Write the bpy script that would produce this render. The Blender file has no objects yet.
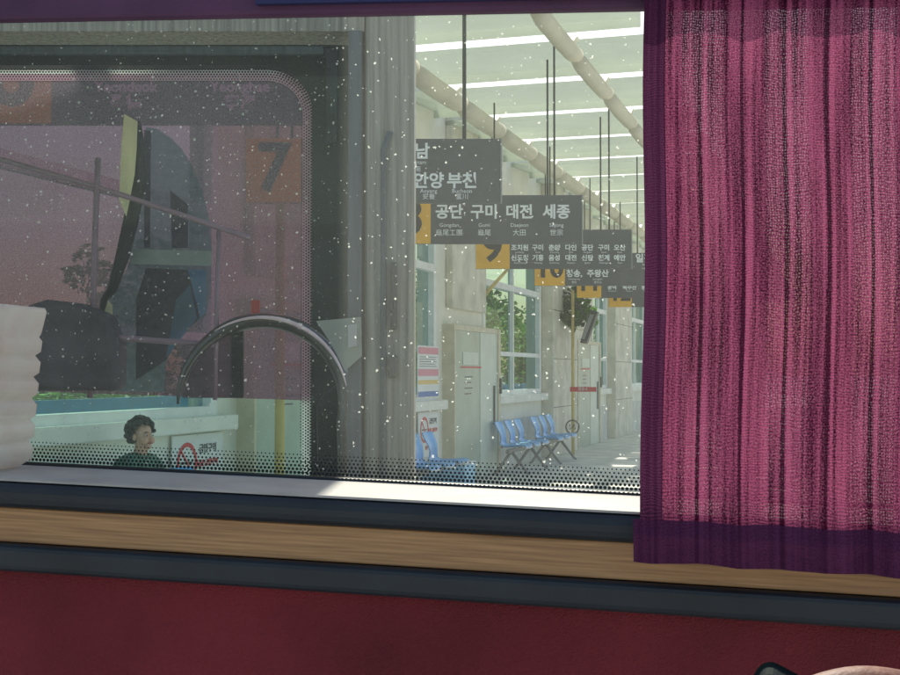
import bpy, bmesh, math, random
from mathutils import Vector, Matrix
random.seed(7)
C = bpy.context.scene.collection
PI = math.pi

# ------------------------------------------------------------------ camera and frames of reference
F = 1264.0
EYE = 1.55                                   # eye height above the platform
PITCH = math.atan(35 / F)
CAMP = Vector((0, 0, EYE))
R_ = Vector((1, 0, 0)); F_ = Vector((0, math.cos(PITCH), math.sin(PITCH))); U_ = Vector((0, -math.sin(PITCH), math.cos(PITCH)))
def ray(px, py): return R_ * (px - 450) + F_ * F + U_ * (337.5 - py)
def basis(x, y, z, o): 
    m = Matrix.Identity(4)
    for i in range(3): m[i][0] = x[i]; m[i][1] = y[i]; m[i][2] = z[i]; m[i][3] = o[i]
    return m
# the bus we sit in: x along its side, y outwards, z up
e1 = -(ray(-6450, 140)).normalized()
e3 = (Vector((0, 0, 1)) - e1 * e1.z).normalized(); e2 = e3.cross(e1)
BUS = basis(e1, e2, e3, CAMP)
def bsz(px, py, t):                          # a sight line met with the plane t out from the eye -> (s, z)
    r = ray(px, py); q = r * (t / r.dot(e2)); return q.dot(e1), q.dot(e3)
# the platform: x away from the station wall, y along the row of bays, z up
TH = math.atan(387 / F)
PLAT = basis(Vector((math.cos(TH), -math.sin(TH), 0)), Vector((math.sin(TH), math.cos(TH), 0)), Vector((0, 0, 1)), Vector((0, 0, 0)))
WORLD = Matrix.Identity(4)
def wxz(px, py, Y):
    r = ray(px, py); q = r * (Y / r.y); return q.x, q.z + EYE
WALLV = -5.2
def uz(px, py, v=WALLV):                     # a sight line met with the plane x = v of the platform
    r = ray(px, py); n = Vector((math.cos(TH), -math.sin(TH), 0)); q = r * (v / r.dot(n)) + CAMP
    return q.x * math.sin(TH) + q.y * math.cos(TH), q.z
def du(d): return (d - 1.522) / .956

# ------------------------------------------------------------------ materials
def nodes(name):
    m = bpy.data.materials.new(name); m.use_nodes = True
    nt = m.node_tree; nt.nodes.clear()
    return m, nt, nt.nodes, nt.links
def N(ns, t, **k):
    n = ns.new(t)
    for a, b in k.items():
        if a.startswith('i_'): n.inputs[a[2:].replace('_', ' ')].default_value = b
        else: setattr(n, a, b)
    return n
def math_n(nt, op, a, b=None, c=None, clamp=False):
    n = nt.nodes.new('ShaderNodeMath'); n.operation = op; n.use_clamp = clamp
    for i, v in enumerate((a, b, c)):
        if v is None: continue
        if hasattr(v, 'is_output'): nt.links.new(v, n.inputs[i])
        else: n.inputs[i].default_value = v
    return n.outputs[0]
def vec4(c): return (c[0], c[1], c[2], 1)
def pbr(name, col, rough=.6, var=.12, vscale=6, bump=.0, bscale=60, metal=0, spec=.5, trans=0, stretch=None, col2=None, coat=0, clear=0):
    m, nt, ns, ln = nodes(name)
    out = ns.new('ShaderNodeOutputMaterial'); p = ns.new('ShaderNodeBsdfPrincipled')
    tc = ns.new('ShaderNodeTexCoord'); mp = ns.new('ShaderNodeMapping'); ln.new(tc.outputs['Object'], mp.inputs['Vector'])
    if stretch: mp.inputs['Scale'].default_value = stretch
    nz = N(ns, 'ShaderNodeTexNoise'); nz.inputs['Scale'].default_value = vscale; nz.inputs['Detail'].default_value = 6
    ln.new(mp.outputs[0], nz.inputs['Vector'])
    mx = N(ns, 'ShaderNodeMix', data_type='RGBA')
    d = col2 if col2 else tuple(c * (1 - var * 2) for c in col)
    l = col if col2 else tuple(min(1, c * (1 + var)) for c in col)
    mx.inputs['A'].default_value = vec4(d); mx.inputs['B'].default_value = vec4(l)
    rm = N(ns, 'ShaderNodeMapRange'); rm.inputs['From Min'].default_value = .3; rm.inputs['From Max'].default_value = .7
    ln.new(nz.outputs['Fac'], rm.inputs['Value']); ln.new(rm.outputs[0], mx.inputs['Factor'])
    ln.new(mx.outputs['Result'], p.inputs['Base Color'])
    p.inputs['Roughness'].default_value = rough; p.inputs['Metallic'].default_value = metal
    p.inputs['Specular IOR Level'].default_value = spec; p.inputs['Coat Weight'].default_value = coat
    if bump:
        n2 = N(ns, 'ShaderNodeTexNoise'); n2.inputs['Scale'].default_value = bscale; n2.inputs['Detail'].default_value = 4
        ln.new(mp.outputs[0], n2.inputs['Vector'])
        bp = N(ns, 'ShaderNodeBump'); bp.inputs['Strength'].default_value = bump; bp.inputs['Distance'].default_value = .01
        ln.new(n2.outputs['Fac'], bp.inputs['Height']); ln.new(bp.outputs[0], p.inputs['Normal'])
    sh = p.outputs[0]
    if trans:
        tr = ns.new('ShaderNodeBsdfTranslucent'); ln.new(mx.outputs['Result'], tr.inputs['Color'])
        ms = ns.new('ShaderNodeMixShader'); ms.inputs[0].default_value = trans
        ln.new(p.outputs[0], ms.inputs[1]); ln.new(tr.outputs[0], ms.inputs[2]); sh = ms.outputs[0]
    if clear:
        cp = ns.new('ShaderNodeBsdfTransparent'); cm = ns.new('ShaderNodeMixShader'); cm.inputs[0].default_value = clear
        ln.new(sh, cm.inputs[1]); ln.new(cp.outputs[0], cm.inputs[2]); sh = cm.outputs[0]
    ln.new(sh, out.inputs[0])
    return m
def veil(name, tint, film, amount, gloss=.04, speck=0, speck_scale=140, noise=0, nscale=300, rough=.02, trl=.85):
    """clear sheet: tinted transparency, a dull film that catches light, a little gloss, dust specks"""
    m, nt, ns, ln = nodes(name)
    out = ns.new('ShaderNodeOutputMaterial'); tc = ns.new('ShaderNodeTexCoord')
    tp = ns.new('ShaderNodeBsdfTransparent'); tp.inputs[0].default_value = vec4(tint)
    df = ns.new('ShaderNodeBsdfDiffuse'); df.inputs[0].default_value = vec4(film)
    tl = ns.new('ShaderNodeBsdfTranslucent'); tl.inputs[0].default_value = vec4(film)
    dt = ns.new('ShaderNodeMixShader'); dt.inputs[0].default_value = trl; ln.new(df.outputs[0], dt.inputs[1]); ln.new(tl.outputs[0], dt.inputs[2])
    big = N(ns, 'ShaderNodeTexNoise'); big.inputs['Scale'].default_value = 5; big.inputs['Detail'].default_value = 5
    ln.new(tc.outputs['Object'], big.inputs['Vector'])
    fac = math_n(nt, 'MULTIPLY', math_n(nt, 'ADD', big.outputs['Fac'], .5), amount)
    if noise:
        fn = N(ns, 'ShaderNodeTexNoise'); fn.inputs['Scale'].default_value = nscale; fn.inputs['Detail'].default_value = 3
        ln.new(tc.outputs['Object'], fn.inputs['Vector'])
        fac = math_n(nt, 'ADD', fac, math_n(nt, 'MULTIPLY', math_n(nt, 'SUBTRACT', fn.outputs['Fac'], .5), noise), clamp=True)
    if speck:
        def layer(scale, rmax, seed, keep):
            mp = ns.new('ShaderNodeMapping'); mp.inputs['Scale'].default_value = (1, .001, 1); mp.inputs['Location'].default_value = (seed, 0, seed)
            ln.new(tc.outputs['Object'], mp.inputs['Vector'])
            wn = N(ns, 'ShaderNodeTexNoise'); wn.inputs['Scale'].default_value = 420; ln.new(tc.outputs['Object'], wn.inputs['Vector'])
            va = ns.new('ShaderNodeVectorMath'); va.operation = 'MULTIPLY_ADD'; ln.new(wn.outputs['Color'], va.inputs[0]); va.inputs[1].default_value = (.0035, 0, .0035); ln.new(mp.outputs[0], va.inputs[2])
            v = N(ns, 'ShaderNodeTexVoronoi'); v.inputs['Scale'].default_value = scale; ln.new(va.outputs[0], v.inputs['Vector'])
            sp = ns.new('ShaderNodeSeparateColor'); ln.new(v.outputs['Color'], sp.inputs[0])
            dn = N(ns, 'ShaderNodeTexNoise'); dn.inputs['Scale'].default_value = 9; ln.new(mp.outputs[0], dn.inputs['Vector'])
            k = math_n(nt, 'LESS_THAN', sp.outputs[0], math_n(nt, 'MULTIPLY', dn.outputs['Fac'], keep * 2))
            rad = math_n(nt, 'MULTIPLY', math_n(nt, 'ADD', math_n(nt, 'MULTIPLY', sp.outputs[1], sp.outputs[2]), .25), rmax)
            on = math_n(nt, 'LESS_THAN', v.outputs['Distance'], rad)
            return math_n(nt, 'MULTIPLY', math_n(nt, 'MULTIPLY', on, k), math_n(nt, 'MULTIPLY_ADD', sp.outputs[2], .5, .35))
        s = layer(speck_scale, .15, 3.1, .5)
        s2 = layer(speck_scale * .55, .10, 7.7, .4)
        s3 = layer(speck_scale * 1.7, .22, 1.7, .6)
        fac = math_n(nt, 'ADD', fac, math_n(nt, 'MULTIPLY', math_n(nt, 'ADD', math_n(nt, 'ADD', s, s2), s3), speck), clamp=True)
    m1 = ns.new('ShaderNodeMixShader'); ln.new(fac, m1.inputs[0]); ln.new(tp.outputs[0], m1.inputs[1]); ln.new(dt.outputs[0], m1.inputs[2])
    gl = ns.new('ShaderNodeBsdfGlossy'); gl.inputs['Roughness'].default_value = rough
    m2 = ns.new('ShaderNodeMixShader'); m2.inputs[0].default_value = gloss
    ln.new(m1.outputs[0], m2.inputs[1]); ln.new(gl.outputs[0], m2.inputs[2]); ln.new(m2.outputs[0], out.inputs[0])
    return m

M = {}
M['red'] = pbr('red_vinyl', (.27, .032, .042), .5, .22, 4, .7, 500, spec=.3)
M['trim'] = pbr('charcoal_trim', (.017, .024, .031), .42, .15, 14, .12, 900, spec=.45)
M['silltop'] = pbr('grey_sill_top', (.46, .44, .41), .45, .08, 20, .08, 800)
M['header'] = pbr('plum_header', (.11, .04, .10), .7, .15, 8, .2, 500)
M['navy'] = pbr('navy_strip', (.025, .03, .12), .6, .1, 8)
M['wood'] = pbr('wood_strip', (.56, .31, .13), .38, .1, 5, .05, 100, col2=(.30, .15, .06), stretch=(2.2, 10, 90))
M['glass_own'] = veil('dusty_window_glass', (.965, 1, .97), (.93, 1, .90), .060, .003, speck=.68, speck_scale=150)
M['frit'] = pbr('black_frit', (.012, .014, .016), .5, .1, 10)
M['black'] = pbr('black_rubber', (.010, .015, .014), .45, .3, 6, .1, 60)
M['cabgrey'] = pbr('dark_cab_grey', (.030, .027, .030), .7, .2, 8, .1, 50)
M['seat'] = pbr('grey_seat_cloth', (.12, .10, .12), .85, .2, 10, .2, 150)
M['body'] = pbr('dusty_grey_body', (.50, .48, .38), .5, .25, 5, .3, 30, stretch=(22, 22, .5), col2=(.20, .195, .155))
M['bodyblue'] = pbr('blue_grey_seal', (.10, .13, .145), .5, .15, 8, stretch=(10, 10, 1))
M['hinge'] = pbr('hinge_metal', (.13, .125, .115), .4, .2, 30, metal=.4)
M['busglass'] = veil('green_bus_glass', (.96, 1, .975), (.7, 1, .85), .015, .006, speck=.22, speck_scale=70)
M['farglass'] = veil('green_far_glass', (.88, 1, .94), (.6, 1, .8), .02, .006)
M['blind'] = veil('purple_mesh_blind', (.37, .14, .23), (.46, .33, .45), .19, .004, noise=.5, nscale=230, speck=.3, speck_scale=60)
M['teal'] = veil('pale_teal_pane', (.40, .58, .58), (.34, .58, .60), .36, .004, noise=.35, nscale=60)
M['bluepane'] = veil('blue_pane', (.35, .5, .7), (.18, .48, .75), .6, .03)
M['greybar'] = pbr('grey_green_bar', (.24, .29, .27), .6, .15, 9)
M['darkscreen'] = pbr('dark_screen', (.035, .045, .05), .6, .3, 14)
M['shade'] = veil('dim_see_through_screen', (.34, .32, .36), (.20, .17, .20), .45, .004, noise=.3, nscale=60)
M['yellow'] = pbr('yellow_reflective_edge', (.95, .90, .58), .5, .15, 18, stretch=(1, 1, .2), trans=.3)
M['pinkrail'] = pbr('pinkish_rail', (.30, .20, .26), .4, .1, 10)
M['wheel'] = pbr('steering_wheel_skin', (.035, .03, .032), .28, .15, 20, .1, 200, spec=.8, coat=.6)
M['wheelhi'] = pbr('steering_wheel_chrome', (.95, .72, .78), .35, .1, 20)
M['redlamp'] = pbr('red_lamp', (.55, .04, .03), .3)
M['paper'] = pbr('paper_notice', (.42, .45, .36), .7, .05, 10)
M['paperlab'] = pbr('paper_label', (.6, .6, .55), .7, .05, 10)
M['wall'] = pbr('pale_station_panel', (.86, .85, .74), .75, .07, 1.5, .1, 20)
M['wall2'] = pbr('beige_pilaster_stone', (.74, .70, .58), .8, .12, 3, .15, 25)
M['ledge'] = pbr('pale_ledge', (.88, .87, .78), .6, .06, 3)
M['dado'] = pbr('grey_dado', (.70, .70, .64), .8, .08, 3)
M['wframe'] = pbr('white_window_frame', (.86, .88, .86), .5, .05, 5)
M['wglass'] = veil('station_window_glass', (.34, .50, .46), (.12, .2, .2), .08, .07)
M['doorg'] = pbr('sage_green_door_leaf', (.36, .46, .38), .35, .08, 3)
M['doorlight'] = pbr('pale_door_leaf', (.60, .68, .60), .4, .05, 4)
M['doorframe'] = pbr('cream_door_frame', (.66, .60, .44), .5, .08, 5)
M['darkmetal'] = pbr('dark_metal', (.07, .075, .075), .5, .15, 20)
M['poleyellow'] = pbr('yellow_post', (.72, .56, .20), .5, .1, 5)
M['floor'] = pbr('platform_paving', (.70, .71, .64), .75, .14, 2.5, .1, 30)
M['road'] = pbr('concrete_apron', (.45, .45, .42), .9, .15, 2, .3, 60)
M['fin'] = pbr('translucent_roof_slat', (.50, .56, .46), .6, .06, 1, trans=.62, clear=.27)
M['tube'] = pbr('cream_tube_beam', (.92, .88, .74), .5, .05, 2, trans=.35)
M['panel'] = pbr('dark_grey_sign', (.10, .10, .104), .55, .08, 5)
M['panel_edge'] = pbr('sign_edge', (.35, .35, .35), .5)
M['orange'] = pbr('orange_number_plate', (1.0, .50, .025), .5, .05, 5)
M['digit'] = pbr('dark_digit', (.03, .02, .02), .6)
M['text'] = pbr('white_lettering', (.96, .96, .94), .6, .01)
M['textgrey'] = pbr('grey_lettering', (.50, .50, .50), .6, .02)
M['rod'] = pbr('thin_dark_rod', (.04, .05, .045), .5)
M['seatblue'] = pbr('blue_plastic_seat', (.06, .42, .88), .32, .08, 6, spec=.5)
M['seatedge'] = pbr('pale_seat_edge', (.62, .70, .74), .4)
M['leg'] = pbr('grey_painted_leg', (.20, .22, .23), .45, .1, 12)
M['boxblue'] = pbr('light_blue_box', (.30, .66, .90), .5, .06, 4)
M['white'] = pbr('white_notice', (.85, .85, .82), .6, .02)
M['rednote'] = pbr('red_print', (.70, .05, .06), .6, .02)
M['pinknote'] = pbr('pink_print', (.80, .30, .38), .6, .02)
M['bluenote'] = pbr('blue_print', (.08, .18, .50), .6, .02)
M['yellownote'] = pbr('yellow_print', (.85, .60, .20), .6, .02)
M['ink'] = pbr('dark_print', (.12, .12, .13), .6, .02)
M['leaf'] = pbr('leaf_green', (.14, .32, .04), .6, .5, 3, trans=.35)
M['leaf2'] = pbr('leaf_yellow_green', (.26, .46, .06), .6, .4, 3, trans=.35)
M['bark'] = pbr('bark', (.10, .075, .05), .9, .3, 12, .4, 30)
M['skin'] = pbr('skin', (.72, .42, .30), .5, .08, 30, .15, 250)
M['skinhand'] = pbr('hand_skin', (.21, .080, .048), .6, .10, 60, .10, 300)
M['nail'] = pbr('finger_nail', (.70, .42, .36), .3, .04, 30)
M['hair'] = pbr('black_curly_hair', (.012, .010, .010), .5, .3, 60, .8, 120)
M['jacket'] = pbr('dark_green_jacket', (.08, .20, .15), .8, .25, 14, .4, 60)
M['trouser'] = pbr('dark_trousers', (.02, .022, .03), .8, .2, 14)
M['lip'] = pbr('lips', (.42, .10, .09), .5)
M['eyewhite'] = pbr('eye_white', (.75, .73, .70), .3)
M['phone'] = pbr('teal_phone_case', (.010, .022, .023), .8, .1, 30, spec=.15)
M['screen'] = pbr('phone_screen', (.008, .008, .010), .1)
def plastic():
    m, nt, ns, ln = nodes('frosted_clear_plastic')
    out = ns.new('ShaderNodeOutputMaterial'); tc = ns.new('ShaderNodeTexCoord')
    nz = N(ns, 'ShaderNodeTexNoise'); nz.inputs['Scale'].default_value = 22; nz.inputs['Detail'].default_value = 4; ln.new(tc.outputs['Object'], nz.inputs['Vector'])
    mx = N(ns, 'ShaderNodeMix', data_type='RGBA'); mx.inputs['A'].default_value = (.92, .78, .70, 1); mx.inputs['B'].default_value = (.97, .95, .86, 1)
    ln.new(math_n(nt, 'MULTIPLY_ADD', nz.outputs['Fac'], 3, -1, clamp=True), mx.inputs['Factor'])
    tp = ns.new('ShaderNodeBsdfTransparent'); tp.inputs[0].default_value = (.95, .9, .88, 1)
    tl = ns.new('ShaderNodeBsdfTranslucent'); ln.new(mx.outputs['Result'], tl.inputs[0])
    p = ns.new('ShaderNodeBsdfPrincipled'); ln.new(mx.outputs['Result'], p.inputs['Base Color']); p.inputs['Roughness'].default_value = .18
    a = ns.new('ShaderNodeMixShader'); a.inputs[0].default_value = .55; ln.new(p.outputs[0], a.inputs[1]); ln.new(tl.outputs[0], a.inputs[2])
    b = ns.new('ShaderNodeMixShader'); b.inputs[0].default_value = .58; ln.new(tp.outputs[0], b.inputs[1]); ln.new(a.outputs[0], b.inputs[2])
    ln.new(b.outputs[0], out.inputs[0]); return m
M['plastic'] = plastic()
def curtain_mat(name, dark=False, tl_amt=.3):
    m, nt, ns, ln = nodes(name)
    out = ns.new('ShaderNodeOutputMaterial'); tc = ns.new('ShaderNodeTexCoord'); sp = ns.new('ShaderNodeSeparateXYZ')
    ln.new(tc.outputs['UV'], sp.inputs[0]); x = sp.outputs[0]; z = sp.outputs[1]     # UV in metres along the cloth
    wob = N(ns, 'ShaderNodeTexNoise'); wob.inputs['Scale'].default_value = 40; ln.new(tc.outputs['UV'], wob.inputs['Vector'])
    xw = math_n(nt, 'ADD', x, math_n(nt, 'MULTIPLY', wob.outputs['Fac'], .008))
    zw = math_n(nt, 'ADD', z, math_n(nt, 'MULTIPLY', wob.outputs['Fac'], .012))
    P = .00215
    wx = math_n(nt, 'SINE', math_n(nt, 'MULTIPLY', xw, 2 * PI / P)); wz = math_n(nt, 'SINE', math_n(nt, 'MULTIPLY', zw, 2 * PI / (P * 1.15)))
    weave = math_n(nt, 'MULTIPLY_ADD', math_n(nt, 'MULTIPLY', math_n(nt, 'ADD', wx, 1), math_n(nt, 'ADD', wz, 1)), .25, 0)   # 0..1, peaks = holes
    fn = N(ns, 'ShaderNodeTexNoise'); fn.inputs['Scale'].default_value = 620; fn.inputs['Detail'].default_value = 2; ln.new(tc.outputs['UV'], fn.inputs['Vector'])
    mp = ns.new('ShaderNodeMapping'); mp.inputs['Scale'].default_value = (3, 1, 1); ln.new(tc.outputs['UV'], mp.inputs['Vector'])
    bn = N(ns, 'ShaderNodeTexNoise'); bn.inputs['Scale'].default_value = 7; bn.inputs['Detail'].default_value = 5; ln.new(mp.outputs[0], bn.inputs['Vector'])
    mp2 = ns.new('ShaderNodeMapping'); mp2.inputs['Scale'].default_value = (1, .02, 1); ln.new(tc.outputs['UV'], mp2.inputs['Vector'])
    sn = N(ns, 'ShaderNodeTexNoise'); sn.inputs['Scale'].default_value = 230; sn.inputs['Detail'].default_value = 3; ln.new(mp2.outputs[0], sn.inputs['Vector'])
    band = math_n(nt, 'SINE', math_n(nt, 'MULTIPLY_ADD', x, 2 * PI / .0745, .6))
    band = math_n(nt, 'MULTIPLY_ADD', band, 3, .5, clamp=True)                       # wide coarse and fine stripes
    rid = math_n(nt, 'POWER', math_n(nt, 'ABSOLUTE', math_n(nt, 'SINE', math_n(nt, 'MULTIPLY_ADD', x, PI / .03725, .42))), 60)   # ridges
    rid2 = math_n(nt, 'POWER', math_n(nt, 'ABSOLUTE', math_n(nt, 'SINE', math_n(nt, 'MULTIPLY_ADD', x, PI / .03725, .80))), 140)
    t = math_n(nt, 'MULTIPLY_ADD', bn.outputs['Fac'], 1.2, -.1)
    t = math_n(nt, 'ADD', t, math_n(nt, 'MULTIPLY', math_n(nt, 'SUBTRACT', sn.outputs['Fac'], .5), 2.5))
    t = math_n(nt, 'SUBTRACT', t, math_n(nt, 'MULTIPLY', rid2, 1.1))
    t = math_n(nt, 'ADD', t, math_n(nt, 'MULTIPLY', rid, .45))
    t = math_n(nt, 'ADD', t, math_n(nt, 'MULTIPLY', math_n(nt, 'SUBTRACT', fn.outputs['Fac'], .5), 2.0), clamp=True)
    mx = N(ns, 'ShaderNodeMix', data_type='RGBA'); ln.new(t, mx.inputs['Factor'])
    if dark: a, b = (.075, .020, .055), (.13, .036, .090)
    else: a, b = (.065, .010, .032), (.48, .105, .215)
    mx.inputs['A'].default_value = vec4(a); mx.inputs['B'].default_value = vec4(b)
    df = ns.new('ShaderNodeBsdfDiffuse'); tl = ns.new('ShaderNodeBsdfTranslucent')
    ln.new(mx.outputs['Result'], df.inputs[0]); ln.new(mx.outputs['Result'], tl.inputs[0])
    a1 = ns.new('ShaderNodeMixShader'); a1.inputs[0].default_value = tl_amt if dark else .44; ln.new(df.outputs[0], a1.inputs[1]); ln.new(tl.outputs[0], a1.inputs[2])
    bp = N(ns, 'ShaderNodeBump'); bp.inputs['Strength'].default_value = .5; bp.inputs['Distance'].default_value = .0012
    ln.new(math_n(nt, 'ADD', math_n(nt, 'SUBTRACT', fn.outputs['Fac'], weave), rid), bp.inputs['Height']); ln.new(bp.outputs[0], df.inputs['Normal']); ln.new(bp.outputs[0], tl.inputs['Normal'])
    sh = a1.outputs[0]
    if not dark:
        tp = ns.new('ShaderNodeBsdfTransparent'); tp.inputs[0].default_value = (1, .85, .9, 1)
        h = math_n(nt, 'MULTIPLY', weave, math_n(nt, 'MULTIPLY_ADD', band, .13, .05))
        h = math_n(nt, 'MULTIPLY', h, math_n(nt, 'MULTIPLY_ADD', math_n(nt, 'SUBTRACT', fn.outputs['Fac'], .5), 9, .75, clamp=True), clamp=True)
        a2 = ns.new('ShaderNodeMixShader'); ln.new(h, a2.inputs[0]); ln.new(sh, a2.inputs[1]); ln.new(tp.outputs[0], a2.inputs[2]); sh = a2.outputs[0]
    ln.new(sh, out.inputs[0]); return m
M['curtain'] = curtain_mat('magenta_woven_cloth'); M['hem'] = curtain_mat('dark_purple_band', True, .45); M['hem2'] = curtain_mat('dark_purple_hem', True, .04)

# ------------------------------------------------------------------ mesh building
class MB:
    def __init__(s): s.v = []; s.f = []; s.sm = []; s.uv = None
    def add(s, vs, fs, smooth=False):
        o = len(s.v); s.v += [tuple(p) for p in vs]
        for f in fs: s.f.append([i + o for i in f]); s.sm.append(smooth)
    def box(s, x0, x1, y0, y1, z0, z1):
        s.add([(x0, y0, z0), (x1, y0, z0), (x1, y1, z0), (x0, y1, z0), (x0, y0, z1), (x1, y0, z1), (x1, y1, z1), (x0, y1, z1)],
              [(0, 3, 2, 1), (4, 5, 6, 7), (0, 1, 5, 4), (1, 2, 6, 5), (2, 3, 7, 6), (3, 0, 4, 7)]); return s
    def qy(s, x0, x1, y, z0, z1):
        s.add([(x0, y, z0), (x1, y, z0), (x1, y, z1), (x0, y, z1)], [(0, 1, 2, 3)]); return s
    def qx(s, x, y0, y1, z0, z1):
        s.add([(x, y0, z0), (x, y1, z0), (x, y1, z1), (x, y0, z1)], [(0, 1, 2, 3)]); return s
    def ngon(s, pts, y):
        s.add([(a, y, b) for a, b in pts], [tuple(range(len(pts)))]); return s
    def prism(s, pts, y0, y1, axis='y'):     # polygon in x,z swept along y (or in y,z along x)
        n = len(pts)
        if axis == 'y': A = [(p[0], y0, p[1]) for p in pts]; B = [(p[0], y1, p[1]) for p in pts]
        else: A = [(y0, p[0], p[1]) for p in pts]; B = [(y1, p[0], p[1]) for p in pts]
        s.add(A + B, [list(range(n)), list(range(2 * n - 1, n - 1, -1))] + [(i, i + n, (i + 1) % n + n, (i + 1) % n) for i in range(n)]); return s
    def tube(s, pts, r, seg=10, cap=True):
        pts = [Vector(p) for p in pts]; n = len(pts); rs = r if isinstance(r, (list, tuple)) else [r] * n
        vs = []; prev = None
        for i, p in enumerate(pts):
            d = (pts[min(i + 1, n - 1)] - pts[max(i - 1, 0)]).normalized()
            a = d.orthogonal().normalized() if prev is None else (prev - d * prev.dot(d)).normalized()
            prev = a; b = d.cross(a)
            for k in range(seg): vs.append(p + (a * math.cos(2 * PI * k / seg) + b * math.sin(2 * PI * k / seg)) * rs[i])
        fs = [(i * seg + k, i * seg + (k + 1) % seg, (i + 1) * seg + (k + 1) % seg, (i + 1) * seg + k) for i in range(n - 1) for k in range(seg)]
        if cap: fs += [list(range(seg - 1, -1, -1)), list(range((n - 1) * seg, n * seg))]
        s.add(vs, fs, True); return s
    def ball(s, c, r, su=12, sv=8):
        if not isinstance(r, (tuple, list)): r = (r, r, r)
        vs = []
        for j in range(sv + 1):
            for i in range(su):
                a = 2 * PI * i / su; b = PI * j / sv
                vs.append((c[0] + r[0] * math.sin(b) * math.cos(a), c[1] + r[1] * math.sin(b) * math.sin(a), c[2] + r[2] * math.cos(b)))
        s.add(vs, [(j * su + i, (j + 1) * su + i, (j + 1) * su + (i + 1) % su, j * su + (i + 1) % su) for j in range(sv) for i in range(su)], True); return s
BASE = {}
def tag(o, label=None, cat=None, group=None, kind=None):
    if label: o['label'] = label
    if cat: o['category'] = cat
    if group: o['group'] = group
    if kind: o['kind'] = kind
    return o
def thing(name, label, cat, frame=WORLD, base=(0, 0, 0), group=None):
    o = bpy.data.objects.new(name, None); C.objects.link(o); o.empty_display_size = .1
    o.matrix_world = frame @ Matrix.Translation(Vector(base)); BASE[o.name] = Vector(base)
    return tag(o, label, cat, group)
def obj(name, mb, mat, parent=None, frame=WORLD, base=None, bevel=0, bseg=2, label=None):
    me = bpy.data.meshes.new(name)
    top = parent
    b = Vector(base) if base is not None else (BASE[parent.name] if parent is not None and parent.name in BASE else Vector((0, 0, 0)))
    me.from_pydata([tuple(Vector(p) - b) for p in mb.v], [], mb.f)
    for p, sm in zip(me.polygons, mb.sm): p.use_smooth = sm
    if mb.uv:
        ul = me.uv_layers.new(name='UVMap')
        for l in me.loops: ul.data[l.index].uv = mb.uv[l.vertex_index]
    me.materials.append(M[mat] if isinstance(mat, str) else mat)
    me.validate(); me.update()
    o = bpy.data.objects.new(name, me); C.objects.link(o); BASE[o.name] = b
    if parent is not None: o.parent = parent
    else: o.matrix_world = frame @ Matrix.Translation(b)
    if bevel:
        md = o.modifiers.new('bevel', 'BEVEL'); md.width = bevel; md.segments = bseg; md.limit_method = 'ANGLE'
    if label: o['label'] = label
    return o
def copy_tree(o, parent=None):
    c = o.copy(); C.objects.link(c); c.parent = parent
    if o.name in BASE: BASE[c.name] = BASE[o.name]
    for ch in list(o.children): copy_tree(ch, c)
    return c
def text_mb(items, y, depth=.004, flip=False):
    """items: (string, x centre, z centre, size); lettering in the x,z plane facing -y"""
    mb = MB()
    for body, x, z, size, *rest in items:
        cu = bpy.data.curves.new('t', 'FONT'); cu.body = body; cu.size = size; cu.align_x = 'CENTER'; cu.align_y = 'CENTER'; cu.resolution_u = 3
        cu.extrude = depth / 2
        if rest: cu.offset = rest[0]
        t = bpy.data.objects.new('t', cu); C.objects.link(t)
        dg = bpy.context.evaluated_depsgraph_get(); dg.update()
        ev = t.evaluated_get(dg); me = ev.to_mesh()
        mb.add([(x + v.co.x, y - v.co.z, z + v.co.y) for v in me.vertices], [list(p.vertices) for p in me.polygons])
        ev.to_mesh_clear(); bpy.data.objects.remove(t); bpy.data.curves.remove(cu)
    return mb
def poly(pxs, Y): return [wxz(a, b, Y) for a, b in pxs]

# ------------------------------------------------------------------ ground and sky side of the setting
tag(obj('ground', MB().box(-400, 400, -400, 600, -.35, -.15), 'road', None), kind='structure')
tag(obj('platform', MB().box(WALLV - .3, -1.25, -6, 90, -.149, 0), 'floor', None, PLAT), kind='structure')
k_ = MB(); k_.box(-1.25, -1.0, -6, 90, -.149, .004)
tag(obj('kerb', k_, 'dado', None, PLAT, bevel=.02), kind='structure')

# ------------------------------------------------------------------ station building
U0, U1 = -6, 80
bld = thing('station_building', 'long pale bus station building with repeated window bays and green doors along the platform', 'building', PLAT, (WALLV, 10, 0))
PER = 6.28; wins = [(-5.0, 1.5), (3.6, 9.89), (12.43, 16.2), (18.7, 22.5), (27.7, 29.45), (32.3, 35.7), (38.6, 42), (44.9, 48.3), (51, 54.6)]
doors = [(1.95, 3.2), (10.38, 12.0), (16.62, 19.05 - .4), (25.3, 27.4), (30.0, 30.9), (36.2, 38.3), (42.4, 44.6), (48.7, 50.8), (55, 57)]
pils = [(22.75, 25.0), (29.6, 32.1)]
T = .25
LZ, LT = 1.05, 1.22
wl = MB()
doors = [x for x in doors if x[0] != 30.0]
openings = sorted([(a, b, 'w') for a, b in wins] + [(a, b, 'd') for a, b in doors]); u_ = -6
for a, b, kd in openings:
    g = .06 if kd == 'w' else 0
    wl.box(WALLV - T, WALLV, u_, a - g, 0, 5.3)
    if kd == 'w': wl.box(WALLV - T, WALLV, a - g, b + g, 0, LZ); wl.box(WALLV - T, WALLV, a - g, b + g, 4.0, 5.3)
    else: wl.box(WALLV - T, WALLV, a, b, 2.25, 5.3)
    u_ = b + g
wl.box(WALLV - T, WALLV, u_, U1, 0, 5.3)
obj('wall', wl, 'wall', bld)
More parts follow.
